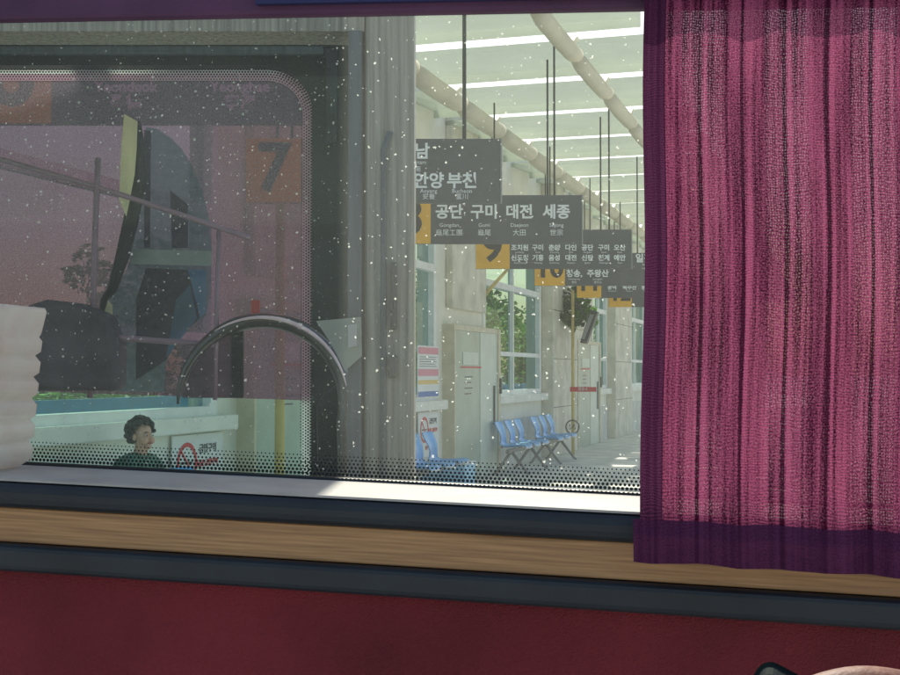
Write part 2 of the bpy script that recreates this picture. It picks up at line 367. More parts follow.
for a, b in pils:
    p_ = obj('pilaster', MB().box(WALLV + .003, WALLV + .22, a, b, 0, 5.2), 'wall2', bld, bevel=.012)
    for z in (.9, 1.8, 2.7, 3.6, 4.5): obj('stone_joint', MB().box(WALLV + .2195, WALLV + .2215, a + .01, b - .01, z, z + .012), 'darkmetal', p_)
for a, b in doors: obj('stone_panel', MB().box(WALLV + .003, WALLV + .10, a + .15, b - .1, 2.45, 5.2), 'wall2', bld, bevel=.01)
for a, b in wins: obj('dado', MB().box(WALLV + .003, WALLV + .02, a - .05, b + .14, 0, .78), 'dado', bld)
for a, b in wins:
    if b < 2 or a > 60: continue
    obj('ledge', MB().box(WALLV + .004, WALLV + .13, a - .08, b + .28, LZ, LZ + .13), 'ledge', bld, bevel=.012)
    fr = MB(); fw = .055; x0, x1 = WALLV - .10, WALLV + .03
    fr.box(x0, x1, a - .06, a + fw, LZ + .13, 4); fr.box(x0, x1, b - fw, b + .06, LZ + .13, 4)
    fr.box(x0, x1, a + fw, b - fw, LZ + .13, LT + .04); fr.box(x0, x1, a + fw, b - fw, 3.93, 4)
    fr.box(x0, x1 + .01, a + fw, b - fw, 2.90, 3.0)
    fr.box(x0 + .02, x1 - .01, a + fw, b - fw, 1.82, 1.89)
    n = 2
    for i in range(1, n): 
        u = a + (b - a) * i / n; fr.box(x0 + .02, x1 - .02, u - .03, u + .03, LT + .04, 1.82); fr.box(x0 + .02, x1 - .02, u - .03, u + .03, 1.89, 2.9); fr.box(x0 + .02, x1 - .02, u - .03, u + .03, 3.0, 3.93)
    w = obj('window', fr, 'wframe', bld)
    obj('pane', MB().qx(WALLV - .05, a + fw, b - fw, LT + .04, 3.93), 'wglass', w)
for c, d in doors:
    X0 = WALLV + .16; d2 = d + .42
    df = MB(); df.box(WALLV - .02, X0 + .02, c, c + .05, 0, 2.22); df.box(WALLV + .04, X0 + .03, d2 - .13, d2, 0, 2.22); df.box(WALLV + .04, X0 + .02, c + .05, d2 - .13, 2.14, 2.22)
    dr = obj('door', df, 'doorframe', bld, bevel=.006)
    m_ = c + (d2 - c) * .55
    obj('green_leaf', MB().box(X0 - .03, X0, c + .05, m_, .01, 2.14), 'doorg', dr)
    obj('pale_leaf', MB().box(X0 - .028, X0 + .006, m_ + .003, d2 - .13, .01, 2.14), 'doorlight', dr)
    obj('handle', MB().box(X0 + .031, X0 + .06, d2 - .10, d2 - .02, 1.22, 1.46), 'darkmetal', dr, bevel=.01)
    obj('pull_bar', MB().box(X0 + .007, X0 + .03, d2 - .36, d2 - .33, .75, 1.35), 'darkmetal', dr)
    obj('notice', MB().box(X0 + .001, X0 + .006, c + .45, m_ - .1, 1.66, 1.84), 'doorlight', dr)
    obj('red_stripe', MB().box(X0 + .001, X0 + .009, c + .35, m_ + .05, 1.615, 1.635), 'rednote', dr)
    pr_ = MB()
    for q in range(4): pr_.box(X0 + .001, X0 + .005, c + .55, c + .95 - .07 * (q % 2), 1.48 - q * .08, 1.495 - q * .08)
    obj('small_print', pr_, 'ink', dr)
# low back wall behind the windows: blue partition and pale room edge
obj('indoor_partition', MB().box(WALLV - 1.35, WALLV - 1.30, U0, 60, .1, 1.31), 'seatblue', bld)
# posts beside the doors
for k, (c, d) in enumerate(doors[1:2]):
    pm = MB().tube([(WALLV + .42, c + .02, 0), (WALLV + .42, c + .02, 3.4)], .045, 12)
    p = obj('post', pm, 'poleyellow', None, PLAT, (WALLV + .42, c + .02, 0))
    tag(p, 'slim yellow post in front of the door right of the seated woman', 'post')

# notices on the wall and on glass
def prohibit(mb_r, u, z, r, x):
    n = 28
    vs = []; fs = []
    for i in range(n):
        a = 2 * PI * i / n
        for q in (r, r * .78): vs.append((x, u + math.cos(a) * q, z + math.sin(a) * q))
    for i in range(n): j = (i + 1) % n; fs.append((2 * i, 2 * i + 1, 2 * j + 1, 2 * j))
    mb_r.add(vs, fs)
    w = r * .1
    mb_r.add([(x + .001, u - r * .62, z + r * .62 - w), (x + .001, u - r * .62 + w, z + r * .62 + w * 0), (x + .001, u + r * .62, z - r * .62 + w), (x + .001, u + r * .62 - w, z - r * .62)], [(0, 1, 2, 3)])
def wall_text(items, x, depth=.003):          # lettering in the y,z plane facing +x : built in x,z then turned
    m = text_mb(items, 0, depth); m.v = [(x - p[1], p[0], p[2]) for p in m.v]; return m
for k in range(0, 2):
    b = wins[k + 1][1] ; u0 = b - .72; u1 = b + .16
    if k == 1: pass
    lab = ['white no smoking notice on the wall just right of the seated woman', 'white no smoking notice behind the near blue seats', 'small no smoking notice on the wall behind the middle blue seats'] 
    i = k - 0
    t = thing('no_smoking_notice', lab[min(i, 2)], 'notice', PLAT, (WALLV + .03, (u0 + u1) / 2, .75), 'no smoking notices under the windows')
    obj('board', MB().box(WALLV + .024, WALLV + .036, u0, u1, .44, 1.03), 'white', t)
    r = MB(); prohibit(r, u0 + .24, .80, .17, WALLV + .039); obj('prohibition_mark', r, 'rednote', t)
    cg = MB(); cg.box(WALLV + .0375, WALLV + .0385, u0 + .13, u0 + .34, .79, .81); obj('cigarette', cg, 'ink', t)
    obj('lettering', wall_text([('금연구역', u0 + .60, .90, .085, .002)], WALLV + .04), 'ink', t)
    obj('red_lettering', wall_text([('이곳은 금연구역', u0 + .58, .78, .06, .002)], WALLV + .04), 'rednote', t)
    obj('fine_lettering', wall_text([('흡연 시 과태료 부과', u0 + .50, .56, .055, .001)], WALLV + .04), 'rednote', t)
# striped poster on window glass (left jamb of the notice)
ua, ub = uz(414, 380)[0], uz(435, 380)[0]
t = thing('window_poster', 'pink white and blue striped poster on the window left of the sage green door', 'poster', PLAT, (WALLV + .04, ua, 1.3))
z0, z1 = 1.22, 1.90
x = WALLV + .045
obj('sheet', MB().box(x, x + .006, ua, ub, z0, z1), 'white', t)
def stripe(nm, mt, a, b): obj(nm, MB().box(x + .007, x + .010, ua + .02, ub - .02, z0 + (z1 - z0) * a, z0 + (z1 - z0) * b), mt, t)
stripe('pink_stripe', 'pinknote', .84, .97); stripe('pink_stripe', 'pinknote', .42, .55); stripe('yellow_stripe', 'yellownote', .26, .34); stripe('blue_stripe', 'bluenote', .02, .12)
tx = MB()
for q in range(5): tx.box(x + .007, x + .009, ua + .06, ub - .1 - .05 * (q % 2), z0 + (z1 - z0) * (.60 + .045 * q), z0 + (z1 - z0) * (.61 + .045 * q))
obj('small_print', tx, 'ink', t)

# ------------------------------------------------------------------ canopy
cn = thing('platform_canopy', 'pale translucent slatted canopy roof over the platform with bright gaps between slats', 'canopy', PLAT, (-3, 10, 5))
u = 5.6; i = 0
V1 = -1.85
while u < 62:
    sl = MB()
    sl.prism([(u, 5.0), (u + .03, 5.0), (u + 1.33, 5.09), (u + 1.33, 5.0), (u + 1.37, 5.0), (u + 1.37, 5.20), (u, 5.06)], WALLV - .4, V1, 'x')
    obj('roof_slat', sl, 'fin', cn); u += 1.86; i += 1
for v, w in ((-4.35, .115), (-2.55, .088)):
    tb = MB(); u = 5.4
    while u < 62:
        tb.tube([(v, u + .05, 4.80), (v, u + .25, 4.79), (v, u + .9, 4.785), (v, u + 1.6, 4.80), (v, u + 1.82, 4.83)], [w * .84, w, w, w, w * .84], 14)
        u += 1.86
    tb.tube([(v, 4.5, 4.83), (v, 62, 4.83)], w * .55, 10)
    obj('tube_beam', tb, 'tube', cn)
u = 5.6
while u < 40:
    for v in (-4.35, -2.55):
        obj('bracket', MB().prism([(u + 1.50, 5.0), (u + 1.62, 5.0), (u + 1.30, 4.82), (u + 1.15, 4.82)], v - .03, v + .03, 'x'), 'tube', cn)
    u += 1.86


# ------------------------------------------------------------------ hanging bay signs, parallel to the picture, one per bay
HS = .5
def bay_sign(i, num, cols, label, wide=1.98, bw=.43):
    d = 6.67 + 3.13 * i; x0 = .306 * d - 4.585; zb = EYE + 2.64 * HS; zt = zb + HS; y = d
    t = thing('bay_sign', label, 'sign', WORLD, (x0 + wide / 2, y, zb), 'hanging bay signs in a row over the platform')
    obj('panel', MB().box(x0, x0 + wide, y, y + .06, zb, zt), 'panel', t)
    obj('edge_trim', MB().box(x0 + wide + .0005, x0 + wide + .012, y - .004, y + .064, zb, zt), 'panel_edge', t)
    obj('number_plate', MB().box(x0, x0 + bw, y - .008, y - .001, zb, zt), 'orange', t)
    obj('number', text_mb([(num, x0 + bw / 2, zb + .26, .52 if len(num) == 1 else .42, .012)], y - .012), 'digit', t)
    if cols:
        obj('lettering', text_mb([(s, x0 + a, zt - b, c, c * .03) for s, a, b, c in cols if c > .07], y - .004), 'text', t)
        sm = [(s, x0 + a, zt - b, c) for s, a, b, c in cols if c <= .07]
        if sm: obj('small_lettering', text_mb(sm, y - .004), 'text', t)
    for fx in (.12, .86):
        for dy, dx in ((.0, 0), (.9, -.16)):
            obj('hanging_rod', MB().tube([(x0 + wide * fx + dx * 0, y + .03 + dy, zt), (x0 + wide * fx + dx * 0, y + .03 + dy, 5.0)], .011, 8), 'rod', t)
    obj('mounting_bar', MB().box(x0 + .1, x0 + wide - .1, y + .06, y + .95, zt - .03, zt - .005), 'rod', t)
def tri(k, e, c, x, z, s, ez, cz, es=.06, cs=.062): return [(k, x, z, s), (e, x, ez, es), (c, x, cz, cs)]
bay_sign(0, '6', tri('영덕', 'Yeondeok', '盈德', .824, .17, .16, .306, .39, .08, .085) + tri('영해', 'Yeonghae', '寧海', 1.43, .17, .16, .306, .39, .08, .085), 'dark bay sign with orange plate 6 at the left edge of the photo', wide=1.98)
bay_sign(1, '7', tri('성남', 'Seongnam', '城南', 1.31, .105, .13, .185, .24, .045, .05) + tri('안양', 'Anyang', '安養', 1.42, .335, .13, .41, .455, .045, .05) + tri('부천', 'Bucheon', '富川', 1.68, .335, .13, .41, .455, .045, .05),
         'dark bay sign with orange plate 7 seen through the purple blind')
bay_sign(2, '8', tri('공단', 'Gongdan', '龜尾工團', .62, .18, .155, .31, .39, .055, .07) + tri('구미', 'Gumi', '龜尾', .98, .18, .155, .31, .39, .055, .07) +
         tri('대전', 'Daejeon', '大田', 1.34, .18, .155, .31, .39, .055, .07) + tri('세종', 'Sejong', '世宗', 1.72, .18, .155, .31, .39, .055, .07), 'dark bay sign with four large white place names under the nearer sign')
r1 = ['조치원', '구미', '춘양', '다인', '공단', '구미', '오산']; r2 = ['신도청', '기흥', '음성', '대전', '신탄', '천계', '예안']
e_1 = ['Jochiwon', 'Gumi', 'Chunyang', 'Dain', 'Gongdan', 'Gumi', 'Osan']; e_2 = ['Sindocheong', 'Giheung', 'Eumseong', 'Daejeon', 'Sintan', 'Cheongye', 'Yean']
cols = []
for q, xx in enumerate((.56, .79, 1.0, 1.21, 1.42, 1.63, 1.83)):
    cols += [(r1[q], xx, .235, .082), (e_1[q], xx, .29, .03), (r2[q], xx, .365, .082), (e_2[q], xx, .425, .03)]
bay_sign(3, '9', cols, 'dark bay sign with orange plate 9 and two rows of small names')
bay_sign(4, '10', tri('청송,', 'Cheongsong', '靑松', .60, .32, .12, .40, .45, .035, .04) + tri('주왕산', 'Juwangsan', '周王山', .96, .32, .12, .40, .45, .035, .04) + tri('일직', 'Iljik', '一直', 1.66, .09, .14, .18, .24, .035, .04),
         'dark bay sign with orange plate 10 under the plate 9 sign', bw=.46)
bay_sign(5, '11', tri('광덕', 'Gwangdeok', '', .62, .32, .09, .38, .43, .03, .03) + tri('옥수산', 'Oksusan', '', .93, .32, .09, .38, .43, .03, .03) + tri('풍기', 'Punggi', '', 1.22, .32, .09, .38, .43, .03, .03), 'small far bay sign with orange plate 11')
bay_sign(6, '12', None, 'farthest bay sign with orange plate 12 by the curtain', bw=.46)

# ------------------------------------------------------------------ blue bench seats
def shell():
    prof = [(.46, .41), (.44, .435), (.36, .44), (.22, .425), (.10, .42), (.045, .45), (.03, .50), (.035, .56), (.02, .64), (-.02, .72), (-.05, .79), (-.055, .80)]
    wid = [.42, .44, .45, .45, .43, .37, .31, .30, .36, .42, .42, .34]
    mb = MB(); n = 9; vs = []
    for side in (0, 1):
        for (y, z), w in zip(prof, wid):
            for i in range(n):
                f = i / (n - 1) * 2 - 1
                dish = .03 * f * f
                yy = y + (dish if z > .47 else 0); zz = z + (dish if z <= .47 else 0)
                vs.append((yy - .014 * side * (z > .45), f * w / 2, zz - .014 * side * (z <= .45)))
    m = len(prof); fs = []
    for s in (0, 1):
        o = s * m * n
        for j in range(m - 1):
            for i in range(n - 1):
                q = (o + j * n + i, o + j * n + i + 1, o + (j + 1) * n + i + 1, o + (j + 1) * n + i); fs.append(q if s else q[::-1])
    for j in range(m - 1):
        for i in (0, n - 1): fs.append((j * n + i, (j + 1) * n + i, m * n + (j + 1) * n + i, m * n + j * n + i))
    for i in range(n - 1):
        for j in (0, m - 1): fs.append((j * n + i, j * n + i + 1, m * n + j * n + i + 1, m * n + j * n + i))
    mb.add(vs, fs, True); return mb
def make_bench(label, cat='seats'):
    t = thing('bench_seat', label, cat, PLAT, (0, 0, 0), 'rows of blue plastic seats along the wall')
    sp_ = .58
    for i in range(3):
        s = shell(); s.v = [(a, b + (i - 1) * sp_, c) for a, b, c in s.v]; so = obj('seat_shell', s, 'seatblue', t)
        e = MB().tube([(.455, (i - 1) * sp_ - .2, .415), (.47, (i - 1) * sp_, .408), (.455, (i - 1) * sp_ + .2, .415)], .012, 6); obj('front_edge', e, 'seatedge', so)
    obj('beam', MB().box(.16, .22, -.85, .85, .33, .39), 'leg', t, bevel=.006)
    for y in (-.62, .62):
        obj('leg', MB().tube([(.20, y, .34), (.44, y, .03), (.48, y, .012)], [.026, .02, .018], 8), 'leg', t)
        obj('leg', MB().tube([(.18, y, .34), (-.04, y, .03), (-.08, y, .012)], [.026, .02, .018], 8), 'leg', t)
        obj('arm_bracket', MB().tube([(.05, y, .40), (.03, y, .47)], .014, 8), 'leg', t)
    return t
def at_wall(px, v): return uz(px, 440, v)[0]
proto = make_bench('nearest row of blue seats, beside the light blue box')
seats = [(at_wall(413, -4.95) , 'nearest row of blue seats, beside the light blue box'),
         (at_wall(508, -4.95), 'row of three blue seats right of the sage green door'),
         (at_wall(541, -4.95), 'farthest visible row of blue seats with grey splayed legs'),
         (at_wall(142, -4.95), 'row of blue seats on which the woman sits, below the window edge')]
for i, (uu, lb) in enumerate(seats):
    o = proto if i == 0 else copy_tree(proto)
    o.matrix_world = PLAT @ Matrix.Translation((-4.93, uu, 0)); o['label'] = lb
bu = uz(457, 470, -4.6)[0]
bx_ = thing('storage_box', 'light blue box standing at the end of the nearest blue seats', 'box', PLAT, (-4.7, bu, 0))
obj('case', MB().box(-4.98, -4.42, bu - .26, bu + .22, .02, .40), 'boxblue', bx_, bevel=.015)
obj('lid', MB().box(-4.99, -4.41, bu - .27, bu + .23, .402, .43), 'seatedge', bx_, bevel=.008)

# ------------------------------------------------------------------ post with small round sign, bracket lamp, camera, red notice
pu = uz(573, 430, -4.75)[0]
rs = thing('round_sign_post', 'thin pole with a small round ring sign and red notice beyond the blue seats', 'sign post', PLAT, (-4.75, pu, 0))
obj('pole', MB().tube([(-4.75, pu, 0), (-4.75, pu, 3.1)], .03, 10), 'poleyellow', rs)
_, zr = uz(574, 427, -4.72)
def yzring(u, z, x, r, w):
    return MB().tube([(x, u + r * math.cos(a * PI / 12), z + r * math.sin(a * PI / 12)) for a in range(25)], w, 6)
pw_ = Matrix.Translation((0, 0, 0))
ringm = MB(); 
for a in range(24):
    pass
cr = MB()
rr = .125
# ring faces the viewer side (towards -y of the platform)
cr.tube([(-4.75 + rr * math.cos(a * PI / 12), pu - .05, zr + rr * math.sin(a * PI / 12)) for a in range(25)], .014, 8)
cr.tube([(-4.75 + .05, pu - .05, zr - .05), (-4.75 + .05, pu - .05, zr + .05), (-4.75 - .05, pu - .05, zr - .05), (-4.75 - .05, pu - .05, zr + .05)], .01, 6)
obj('ring', cr, 'darkmetal', rs)
_, z9 = uz(580, 389, -4.7)
obj('red_notice', MB().box(-4.80, -4.30, pu - .03, pu - .01, z9 - .045, z9 + .045), 'rednote', rs)
obj('notice_dots', text_mb([('정류소', -4.55, z9, .07)], pu - .034), 'text', rs)
ck = thing('pole_clutter', 'dark camera and speaker horn on bracket arms high on the wall by the far door', 'security camera', PLAT, (-4.9, pu + .3, 2.2))
_, zc_ = uz(588, 328, -4.7)
obj('arm', MB().tube([(WALLV + .1, pu + .2, zc_ + .45), (-4.7, pu + .2, zc_ + .42), (-4.55, pu + .1, zc_ + .2)], .025, 8), 'darkmetal', ck)
m = MB(); m.prism([(-4.62, zc_ - .32), (-4.50, zc_ - .34), (-4.28, zc_ + .26), (-4.42, zc_ + .30)], pu + .02, pu + .2); obj('housing', m, 'darkmetal', ck, bevel=.01)
m = MB(); m.prism([(-4.585, zc_ - .24), (-4.53, zc_ - .26), (-4.35, zc_ + .2), (-4.42, zc_ + .22)], pu - .004, pu + .018); obj('cover', m, 'panel_edge', ck)
# white window opener arm
cu_, cz_ = uz(499, 281, WALLV + .2)
oa = obj('awning_rod', MB().tube([(WALLV + .05, cu_ - .35, cz_ - .25), (WALLV + .45, cu_ + .15, cz_ + .35)], [.035, .02], 8), 'poleyellow', None, PLAT, (WALLV + .05, cu_ - .35, cz_ - .25))
tag(oa, 'short slanted cream rod at the top left corner of the window beyond the green door', 'rod')

# ------------------------------------------------------------------ trees behind the station
def make_crown(n, rx, rz, seed):
    rnd = random.Random(seed); mb = MB()
    cl = [(rnd.gauss(0, .5) * rx, rnd.gauss(0, .5) * rx, rnd.uniform(-.8, .8) * rz, rnd.uniform(.25, .55) * rx) for _ in range(34)]
    for i in range(n):
        c = rnd.choice(cl); d = Vector((rnd.gauss(0, 1), rnd.gauss(0, 1), rnd.gauss(0, 1))).normalized() * c[3] * rnd.random() ** .4
        p = Vector(c[:3]) + d; s = rnd.uniform(.05, .11)
        a = Vector((rnd.gauss(0, 1), rnd.gauss(0, 1), rnd.gauss(0, .6))).normalized(); b = a.cross(Vector((rnd.random(), rnd.random(), rnd.random()))).normalized()
        mb.add([p - a * s, p - b * s * .5, p + a * s, p + b * s * .5], [(0, 1, 2, 3)])
    return mb
spots = [(8.5, 0), (12.5, 1), (17.5, 0), (21.5, 1), (25.5, 0), (30, 1), (36, 0), (43, 1)]
labs = ['bushy green tree behind the station, seen low through the bus window left of the woman', 'yellow green bushy tree behind the station wall beyond the woman', 'green tree seen through the window above the striped poster',
        'sunlit tree seen through the large window over the blue seats', 'darker tree behind the right half of the large window', 'tree behind the narrow far window', 'tree behind the second far window', 'farthest tree behind the station']
crowns = [make_crown(5200, 1.5, 1.7, 1), make_crown(5200, 1.7, 1.5, 2)]
protos = []
for i, (uu, kd) in enumerate(spots):
    vv = -8.3 - .5 * (i % 3)
    if i < 2:
        t = thing('tree', labs[i], 'tree', PLAT, (vv, uu, -.15), 'trees behind the station')
        b = BASE[t.name]
        tr = MB().tube([(b.x, b.y, b.z), (b.x + .05, b.y, b.z + 1.2), (b.x - .05, b.y + .1, b.z + 2.6)], [.14, .1, .05], 9)
        for q in range(6):
            a = q * 1.05; tr.tube([(b.x, b.y, b.z + .9 + .2 * q), (b.x + math.cos(a) * .9, b.y + math.sin(a) * .9, b.z + 1.7 + .25 * q)], [.05, .015], 6)
        obj('trunk', tr, 'bark', t)
        cw = crowns[i]; cw.v = [(a + b.x, c + b.y, e + b.z + 2.1) for a, c, e in cw.v]
        obj('crown', cw, 'leaf' if i == 0 else 'leaf2', t); protos.append(t)
    else:
        t = copy_tree(protos[kd]); t['label'] = labs[i]
        t.matrix_world = PLAT @ Matrix.Translation((vv, uu, -.15)) @ Matrix.Rotation(i * 1.3, 4, 'Z')
for t in protos: t.scale = (1, 1, .52)      # low and bushy
# small shrub hanging by the far door
sh = thing('potted_plant', 'leafy green plant trailing from a bracket by the far door above the red notice', 'plant', PLAT, (-4.85, pu + .4, 2.6))
_, zs = uz(577, 305, -4.7)
cw = make_crown(700, .28, .4, 5); cw.v = [(a * 1 - 4.75, c + pu + .4, e + zs) for a, c, e in cw.v]; obj('foliage', cw, 'leaf', sh)
obj('pot', MB().tube([(-4.75, pu + .4, zs - .35), (-4.75, pu + .4, zs - .12)], [.08, .13], 10), 'darkmetal', sh)
obj('bracket_arm', MB().tube([(WALLV + .05, pu + .4, zs - .3), (-4.75, pu + .4, zs - .36)], .02, 6), 'darkmetal', sh)

# ------------------------------------------------------------------ neighbouring bus
YN, YF = 2.35, 3.35
nb = thing('neighbouring_bus', 'grey bus parked alongside, its driver window framed in black with a purple mesh blind', 'bus', WORLD, (-.9, YN, -.15))
xp0, xp1 = wxz(350, 300, YN)[0], wxz(414.5, 300, YN)[0]
zt = wxz(300, 31, YN)[1]; z18 = 3.45
zlow = 1.28
obj('front_pillar', MB().box(xp0 + .026, xp1, YN, YN + .10, .25, z18), 'body', nb, bevel=.012, bseg=3)
# pillar leans a hair like the photo
obj('window_seal', MB().box(xp0 - .004, xp0 + .022, YN - .006, YN + .06, .9, zt), 'bodyblue', nb, bevel=.003)
obj('upper_side_panel', MB().box(-3.2, xp0 + .0255, YN + .001, YN + .10, zt, z18), 'body', nb)
obj('lower_side_panel', MB().box(-3.2, xp0 - .005, YN, YN + .10, .25, zlow), 'body', nb, bevel=.01)
obj('roof', MB().box(-3.2, xp1, YN, YF + .25, z18 + .002, z18 + .06), 'body', nb, bevel=.02)
obj('side_glass', MB().qy(-3.2, xp0 - .005, YN + .02, zlow + .002, zt - .002), 'busglass', nb)
hg = MB()
for (a, b, c, d) in ((391, 397, 262, 330), (388, 398, 355, 378), (389, 396, 300, 312)):
    x0, z1 = wxz(a, c, YN); x1, z0 = wxz(b, d, YN); hg.box(x0, x1, YN - .012, YN - .001, z0, z1)
obj('hinge', hg, 'hinge', nb, bevel=.004)
x0 = wxz(384, 0, YN)[0]
obj('drip_moulding', MB().tube([(x0, YN - .002, .5), (x0, YN - .004, wxz(0, 150, YN)[1]), (x0 + .012, YN - .004, wxz(0, 132, YN)[1])], .006, 8), 'bodyblue', nb)
# far side of the cab: black frame with rounded opening
xr, zo = wxz(313, 67, YF); xl = -3.2; zb_ = wxz(300, 560, YF)[1]; rad = .125
op = [(xl + .2, zb_), (xr, zb_)]
op += [(xr - rad + rad * math.cos(a), zo - rad + rad * math.sin(a)) for a in [i * PI / 20 for i in range(11)]]
op += [(xl + .2, zo)]
outer = [(xl, zb_ - .5), (xp1 - .028, zb_ - .5)] + [(xp1 - .028, zt + .6)] * 11 + [(xl, zt + .6)]
n = len(op); fr = MB()
for yy in (YF - .02, YF + .03):
    fr.add([(a, yy, b) for a, b in op] + [(a, yy, b) for a, b in outer], [(i, (i + 1) % n, n + (i + 1) % n, n + i) for i in range(n)])
fr.add([(a, YF - .02, b) for a, b in op] + [(a, YF + .03, b) for a, b in op], [(i, (i + 1) % n, n + (i + 1) % n, n + i) for i in range(n)])
ff = obj('door_frame', fr, 'black', nb)
obj('header_rail', MB().box(xl, wxz(325, 0, YF)[0], YF - .045, YF - .021, wxz(0, 58, YF)[1], wxz(0, 50, YF)[1]), 'bodyblue', nb, bevel=.004)
obj('inner_seal', MB().box(wxz(327, 0, YF)[0], wxz(338, 0, YF)[0], YF - .04, YF - .021, wxz(0, 145, YF)[1], wxz(0, 52, YF)[1]), 'darkscreen', nb, bevel=.003)
obj('door_glass', MB().qy(xl + .1, xr + .02, YF + .034, zb_ - .02, zo + .02), 'farglass', nb)
# dotted frit following the rounded opening
dots = MB()
def disc(mb, x, y, z, r, seg=6, ax=None):
    mb.add([(x + r * math.cos(2 * PI * k / seg), y, z + r * math.sin(2 * PI * k / seg)) for k in range(seg)], [tuple(range(seg))])
pit = .0080
for row in range(6):
    off = row * pit * .82; r = pit * (.50 - .052 * row); rr_ = rad - off
    path = []
    L1 = (zo - rad) - (zb_); k = 0
    zz = zb_ + (row % 2) * pit / 2
    while zz < zo - rad: path.append((xr - off, zz)); zz += pit
    na = int(rr_ * PI / 2 / pit)
    for q in range(na): a = (q + .5 * (row % 2)) / na * PI / 2; path.append((xr - rad + rr_ * math.cos(a), zo - rad + rr_ * math.sin(a)))
    xx = xr - rad - (row % 2) * pit / 2
    while xx > wxz(-40, 0, YF)[0]: path.append((xx, zo - off)); xx -= pit
    for a, b in path: disc(dots, a, YF + .027, b, r)
obj('frit_dots', dots, 'frit', ff)
# light net behind the dots so that they read on the dim blind
net = MB()
inn = [(xr - .001, zb_)] + [(xr - rad + (rad - .001) * math.cos(a), zo - rad + (rad - .001) * math.sin(a)) for a in [i * PI / 20 for i in range(11)]] + [(xl + .2, zo - .001)]
w5 = .030
inn2 = [(xr - w5, zb_)] + [(xr - rad + (rad - w5) * math.cos(a), zo - rad + (rad - w5) * math.sin(a)) for a in [i * PI / 20 for i in range(11)]] + [(xl + .2, zo - w5)]
n = len(inn)
net.add([(a, YF + .029, b) for a, b in inn] + [(a, YF + .029, b) for a, b in inn2], [(i, i + 1, n + i + 1, n + i) for i in range(n - 1)])
M['net'] = veil('pale_frit_haze', (.8, .76, .78), (.92, .92, .92), .75, .005)
obj('frit_haze', net, 'net', ff)
zbl = wxz(100, 396, YF)[1]
x_a, z_a = wxz(-60, 388, YF); x_b, z_b = wxz(314, 401, YF)
bl = MB(); bl.ngon([(x_a - 1, z_a + .03), (x_b, z_b), (x_b, zo - .002), (x_a - 1, zo - .002)], YF + .039)
obj('mesh_blind', bl, 'blind', nb)
# seat in the cab, and glass reflections built as solid panes, rails and an arm
Yc = YF - .12
def flat(name, pxs, mat, y0=Yc, th=.012, parent=nb, **k):
    if mat in ('teal', 'bluepane', 'shade'): return obj(name, MB().ngon(poly(pxs, y0), y0), mat, parent, **k)
    return obj(name, MB().prism(poly(pxs, y0), y0, y0 + th), mat, parent, **k)
teal_refl = flat('folding_door_pane', [(146, 127), (158, 129), (171, 138), (182, 149), (191, 164), (200, 186), (208, 212), (212, 250), (211, 290), (206, 316), (180, 335), (166, 362), (164, 392), (101, 391), (103, 345), (109, 300), (122, 280), (129, 262), (135, 230), (140, 180)], 'teal')  # teal reflection in the glass, built as a pane with bars and patches
flat('crossbar', [(132, 249), (211, 251), (211, 266), (130, 264)], 'greybar', Yc - .02, parent=teal_refl)
flat('dark_panel', [(146, 268), (188, 270), (200, 318), (182, 335), (166, 360), (136, 380), (136, 300)], 'shade', Yc - .02, parent=teal_refl)
flat('blue_panel', [(188, 270), (206, 270), (206, 312), (200, 318)], 'bluepane', Yc - .02, parent=teal_refl)
flat('blue_panel', [(176, 300), (190, 285), (197, 318), (166, 358)], 'bluepane', Yc - .04, parent=teal_refl)
flat('stile', [(144, 130), (151, 131), (150, 248), (144, 248)], 'shade', Yc - .02, parent=teal_refl)
flat('stile', [(170, 190), (188, 205), (188, 248), (172, 248)], 'shade', Yc - .02, parent=teal_refl)
ma = obj('mirror_arm', MB().tube([(wxz(a, b, Yc - .05)[0], Yc - .05, wxz(a, b, Yc - .05)[1]) for a, b in ((136, 122), (139, 150), (137, 190), (130, 225), (122, 258), (112, 290), (104, 300), (100, 330), (96, 355), (95, 388))],
         [.012, .017, .019, .019, .017, .012, .008, .010, .013, .016], 12), 'cabgrey', nb)  # dark curved reflection, built as a solid arm
flat('yellow_edge', [(124, 114), (137, 121), (136, 150), (134, 175), (126, 216), (119, 200), (121, 150)], 'yellow', Yc - .09, .006, parent=ma)  # sunlit edge painted in as pale yellow strips
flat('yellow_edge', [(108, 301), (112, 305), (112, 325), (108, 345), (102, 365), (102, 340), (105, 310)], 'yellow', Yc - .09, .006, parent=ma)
st = MB(); Ys = Yc - .2
pts = poly([(10, 500), (12, 330), (22, 306), (45, 299), (80, 303), (108, 315), (118, 345), (118, 391), (10, 391)][1:], Ys); st.prism(pts, Ys, Ys + .10)
obj('driver_seat_back', st, 'seat', nb, bevel=.02, bseg=3)
hr = MB()
def pp(a, b, Y): x, z = wxz(a, b, Y); return (x, Y, z)
Yr = Yc - .16
hr.tube([pp(-40, 148, Yr), pp(98, 187, Yr), pp(250, 238, Yr)], .0065, 8)
hr.tube([pp(98, 158, Yr), pp(95, 240, Yr), pp(90, 398, Yr)], .0075, 8)
hr.tube([pp(219, 226, Yr), pp(217, 300, Yr), pp(215, 400, Yr)], .0055, 8)
hr.tube([pp(-40, 322, Yr), pp(98, 336, Yr), pp(215, 345, Yr)], .0075, 8)
obj('handrail', hr, 'pinkrail', nb)  # pink reflected lines, built as thin solid rails
